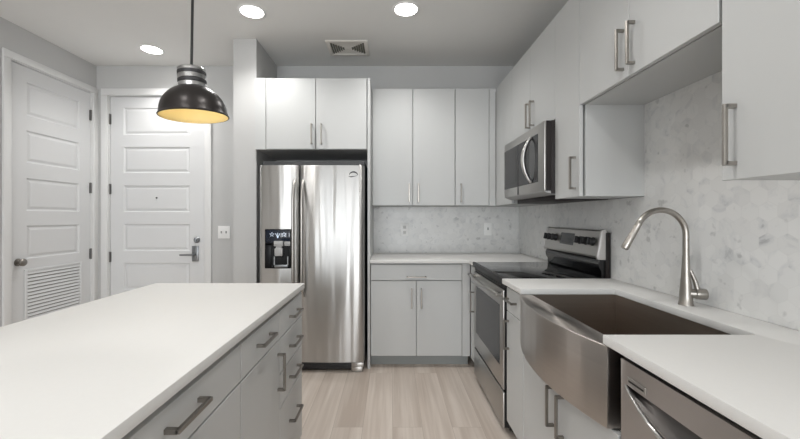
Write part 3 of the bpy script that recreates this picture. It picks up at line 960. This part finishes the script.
FD.box(m, U0, U1, -0.044, 0.0, PT, 0.862)
dpn = m.build('door_panel', 'dwsteel', dw)
m = MB()
rows = []
for j in range(6):
    s = j / 5
    rows.append([FD.p(ub + (ua - ub) * i / n, -0.030 * (1 - (1 - s) ** 2) if True else 0, arc(ub + (ua - ub) * i / n) * (1 - s) + PT * s) for i in range(n + 1)])
rows.append([FD.p(ub + (ua - ub) * i / n, -0.004, PT) for i in range(n + 1)])
m.grid(rows)
m.build('handle_pocket', 'pocket', dw)
m = MB()
m.tube([FD.p(ub + (ua - ub) * i / n, 0.004 + 0.012 * math.sin(PI * i / n), arc(ub + (ua - ub) * i / n)) for i in range(n + 1)], [0.003 + 0.005 * math.sin(PI * i / n) for i in range(n + 1)], 10)
m.build('handle_lip', 'steel', dw)
m = MB(); FD.box(m, 0.955, 1.030, 0.0, 0.003, 0.803, 0.822, 0.001, 1)
bd = m.build('badge', 'steel', dw)
m = MB(); FD.box(m, 0.962, 1.023, 0.0028, 0.0036, 0.809, 0.8145); m.build('badge_stripe', 'dark', bd)
m = MB(); FD.box(m, U0 + 0.004, U1 - 0.004, -0.06, -0.012, 0.864, 0.882); m.build('control_strip', 'black', dw)

# ------------------------------------------------------------------ pendant lamp
px_, py_, pz_ = -0.862, 1.605, 1.709
pn = thing('pendant_lamp', (px_, py_, pz_), 'dark bronze dome pendant lamp with gold inside hanging over the island', 'lamp')
prof_o = [(0.139, 0.0), (0.1415, 0.003), (0.138, 0.008), (0.136, 0.014)]
for k in range(1, 13):
    a = (PI / 2) * k / 13
    prof_o.append((0.135 * math.cos(a) ** 1.0, 0.014 + 0.124 * math.sin(a)))
prof_o = [p for p in prof_o if p[0] > 0.052] + [(0.050, 0.130)]
m = MB()
m.lathe(prof_o, (px_, py_, pz_), 56)
m.build('lamp_shade', 'shade_out', pn, recalc=True, angle=60)
m = MB()
m.lathe([(max(r - 0.0035, 0.001), z - 0.002 if i > 2 else z + 0.0005) for i, (r, z) in enumerate(prof_o)] + [(0.0, 0.122)], (px_, py_, pz_), 56)
m.build('shade_lining', 'shade_in', pn, angle=60)
m = MB()
m.lathe([(0.0, 0.118), (0.054, 0.118), (0.057, 0.124), (0.057, 0.142), (0.053, 0.146), (0.053, 0.156), (0.0565, 0.160), (0.0565, 0.178), (0.053, 0.182), (0.053, 0.190), (0.056, 0.194), (0.056, 0.204), (0.050, 0.210), (0.012, 0.213), (0.0, 0.213)], (px_, py_, pz_), 40)
m.build('socket_cap', 'chrome', pn, angle=30)
m = MB()
for zz in (0.151, 0.186):
    m.lathe([(0.052, zz - 0.006), (0.0572, zz - 0.006), (0.0572, zz + 0.006), (0.052, zz + 0.006)], (px_, py_, pz_), 40, close=True)
m.build('cap_band', 'dark', pn)
m = MB(); m.tube([(px_ - 0.008, py_ - 0.009, pz_ + 0.208), (px_, py_, CEIL - 0.02)], 0.0055, 10); m.build('hanging_cord', 'cord', pn)
m = MB(); m.lathe([(0.0, -0.028), (0.04, -0.026), (0.058, -0.014), (0.062, 0.0)], (px_, py_, CEIL), 32); m.build('ceiling_canopy', 'shade_out', pn, angle=60)
m = MB(); m.lathe([(0.0, 0.048), (0.018, 0.053), (0.027, 0.068), (0.026, 0.084), (0.015, 0.103), (0.013, 0.120), (0.0, 0.120)], (px_, py_, pz_), 24); m.build('light_bulb', 'bulb', pn, angle=60)

for o in list(pn.children):
    if o.name.split('.')[0] in ('lamp_shade', 'shade_lining', 'socket_cap', 'cap_band', 'light_bulb'):
        o.rotation_euler = (math.radians(2.5), math.radians(-2.2), 0)   # it hangs a little askew

# ------------------------------------------------------------------ ceiling fittings
def downlight(x, y, label):
    t = thing('ceiling_light', (x, y, CEIL), label, 'ceiling light', 'recessed ceiling lights')
    m = MB(); m.lathe([(0.080, -0.0035), (0.084, -0.006), (0.100, -0.005), (0.103, 0.0), (0.080, 0.0)], (x, y, CEIL), 40, close=True)
    m.build('trim_ring', 'ltrim', t, angle=60)
    m = MB(); m.lathe([(0.0, -0.004), (0.080, -0.004), (0.080, -0.001), (0.0, -0.001)], (x, y, CEIL), 40); m.build('lens', 'lens', t)
    ld = bpy.data.lights.new('downlight_beam', 'SPOT')
    ld.energy = SPOT_W; ld.spot_size = math.radians(138); ld.spot_blend = 0.75
    ld.shadow_soft_size = 0.075; ld.color = (1.0, 0.985, 0.96)
    lo = bpy.data.objects.new('downlight_beam', ld); C.objects.link(lo)
    lo.parent = t; lo.location = (0, 0, -0.012)
    return t
downlight(-2.157, 3.30, 'round lit recessed light in the ceiling by the two white doors')
downlight(-1.022, 2.69, 'round lit recessed light in the ceiling in front of the wing wall')
downlight(0.109, 2.66, 'round lit recessed light in the ceiling to the right of the vent')
downlight(0.109, 1.00, 'round lit recessed light in the ceiling over the sink aisle, above the frame')
downlight(-1.022, 0.40, 'added unseen recessed light over the near end of the island')  # unseen lamp, added to light the near island
downlight(-1.9, -1.6, 'added unseen recessed light behind the camera on the left')  # unseen lamp, added to brighten the near side of the kitchen
downlight(0.1, -1.6, 'added unseen recessed light behind the camera on the right')  # another unseen lamp added as light from behind the camera

vt = thing('ceiling_vent', (-0.383, 3.265, CEIL), 'square white air vent with shade-toned louvres in the ceiling', 'vent')
vx0, vx1, vy0, vy1 = -0.565, -0.200, 3.125, 3.410
m = MB()
fw = 0.035
zt = CEIL - 0.010
m.box(vx0, vx0 + fw, vy0, vy1, zt, CEIL, 0.004); m.box(vx1 - fw, vx1, vy0, vy1, zt, CEIL, 0.004)
m.box(vx0 + fw, vx1 - fw, vy0, vy0 + fw, zt, CEIL, 0.004); m.box(vx0 + fw, vx1 - fw, vy1 - fw, vy1, zt, CEIL, 0.004)
m.build('vent_frame', 'vent', vt)
ix0, ix1, iy0, iy1 = vx0 + fw, vx1 - fw, vy0 + fw, vy1 - fw
cxv, cyv = (ix0 + ix1) / 2, (iy0 + iy1) / 2
m = MB()
hub = 0.03
za = CEIL - 0.006
for (a, b) in (((ix0, iy0), (ix1, iy0)), ((ix1, iy1), (ix0, iy1))):
    s = -1 if a[1] < cyv else 1
    m.prism([a, b, (cxv + (hub if b[0] > cxv else -hub), cyv + s * 0.012), (cxv - (hub if b[0] > cxv else -hub), cyv + s * 0.012)], lambda p, q, t: (p, q, t), za, CEIL - 0.001)
m.box(cxv - hub, cxv + hub, cyv - 0.012, cyv + 0.012, za - 0.002, CEIL - 0.001)
m.build('vent_panel', 'vent', vt)
m = MB()
for s in (-1, 1):
    xe = ix0 if s < 0 else ix1
    m = MB()
    for k in range(6):
        f = k / 6
        x_ = xe + (cxv + s * hub - xe) * f
        hy = (iy1 - iy0) / 2 * (1 - f) + 0.012 * f - 0.002
        m.prism([(x_, CEIL - 0.001), (x_ - s * 0.004, CEIL - 0.001), (x_ - s * 0.016, CEIL - 0.007), (x_ - s * 0.012, CEIL - 0.008)], lambda p, q, t: (p, t, q), cyv - hy, cyv + hy)
    m.build('louver_blades', 'louvre_shade', vt)

# ------------------------------------------------------------------ wall plates
def plate(Fc, u, z, wd, ht, kind, label, cat):
    t = thing(kind, Fc.p(u, 0, z), label, cat)
    m = MB(); Fc.box(m, u - wd / 2, u + wd / 2, 0.0003, 0.008, z - ht / 2, z + ht / 2, 0.002); m.build('cover_plate', 'plate', t)
    return t
t = plate(FE, -1.668, 1.118, 0.118, 0.125, 'light_switch', 'white double light switch beside the entry door', 'light switch')
for du in (-0.024, 0.024):
    m = MB(); FE.box(m, -1.668 + du - 0.006, -1.668 + du + 0.006, 0.005, 0.016, 1.107, 1.13, 0.002); m.build('toggle', 'socket', t)
FT_ = Face('y', WALL_B - TB, -1)
t = plate(FT_, 0.135, 1.142, 0.080, 0.125, 'wall_outlet', 'white double outlet on the backsplash nearer the fridge', 'outlet')
for dz in (-0.026, 0.026):
    m = MB(); FT_.box(m, 0.135 - 0.016, 0.135 + 0.016, 0.005, 0.010, 1.142 + dz - 0.016, 1.142 + dz + 0.016, 0.002)
    m.mi = 1
    for du in (-0.006, 0.006): FT_.box(m, 0.135 + du - 0.0015, 0.135 + du + 0.0015, 0.0095, 0.0104, 1.142 + dz - 0.006, 1.142 + dz + 0.007)
    m.build('socket', ['socketface', 'socket'], t)
t = plate(FT_, 0.965, 1.150, 0.075, 0.125, 'light_switch', 'white single switch on the backsplash in the back corner', 'light switch')
m = MB(); FT_.box(m, 0.965 - 0.006, 0.965 + 0.006, 0.005, 0.016, 1.14, 1.165, 0.002); m.build('toggle', 'socket', t)
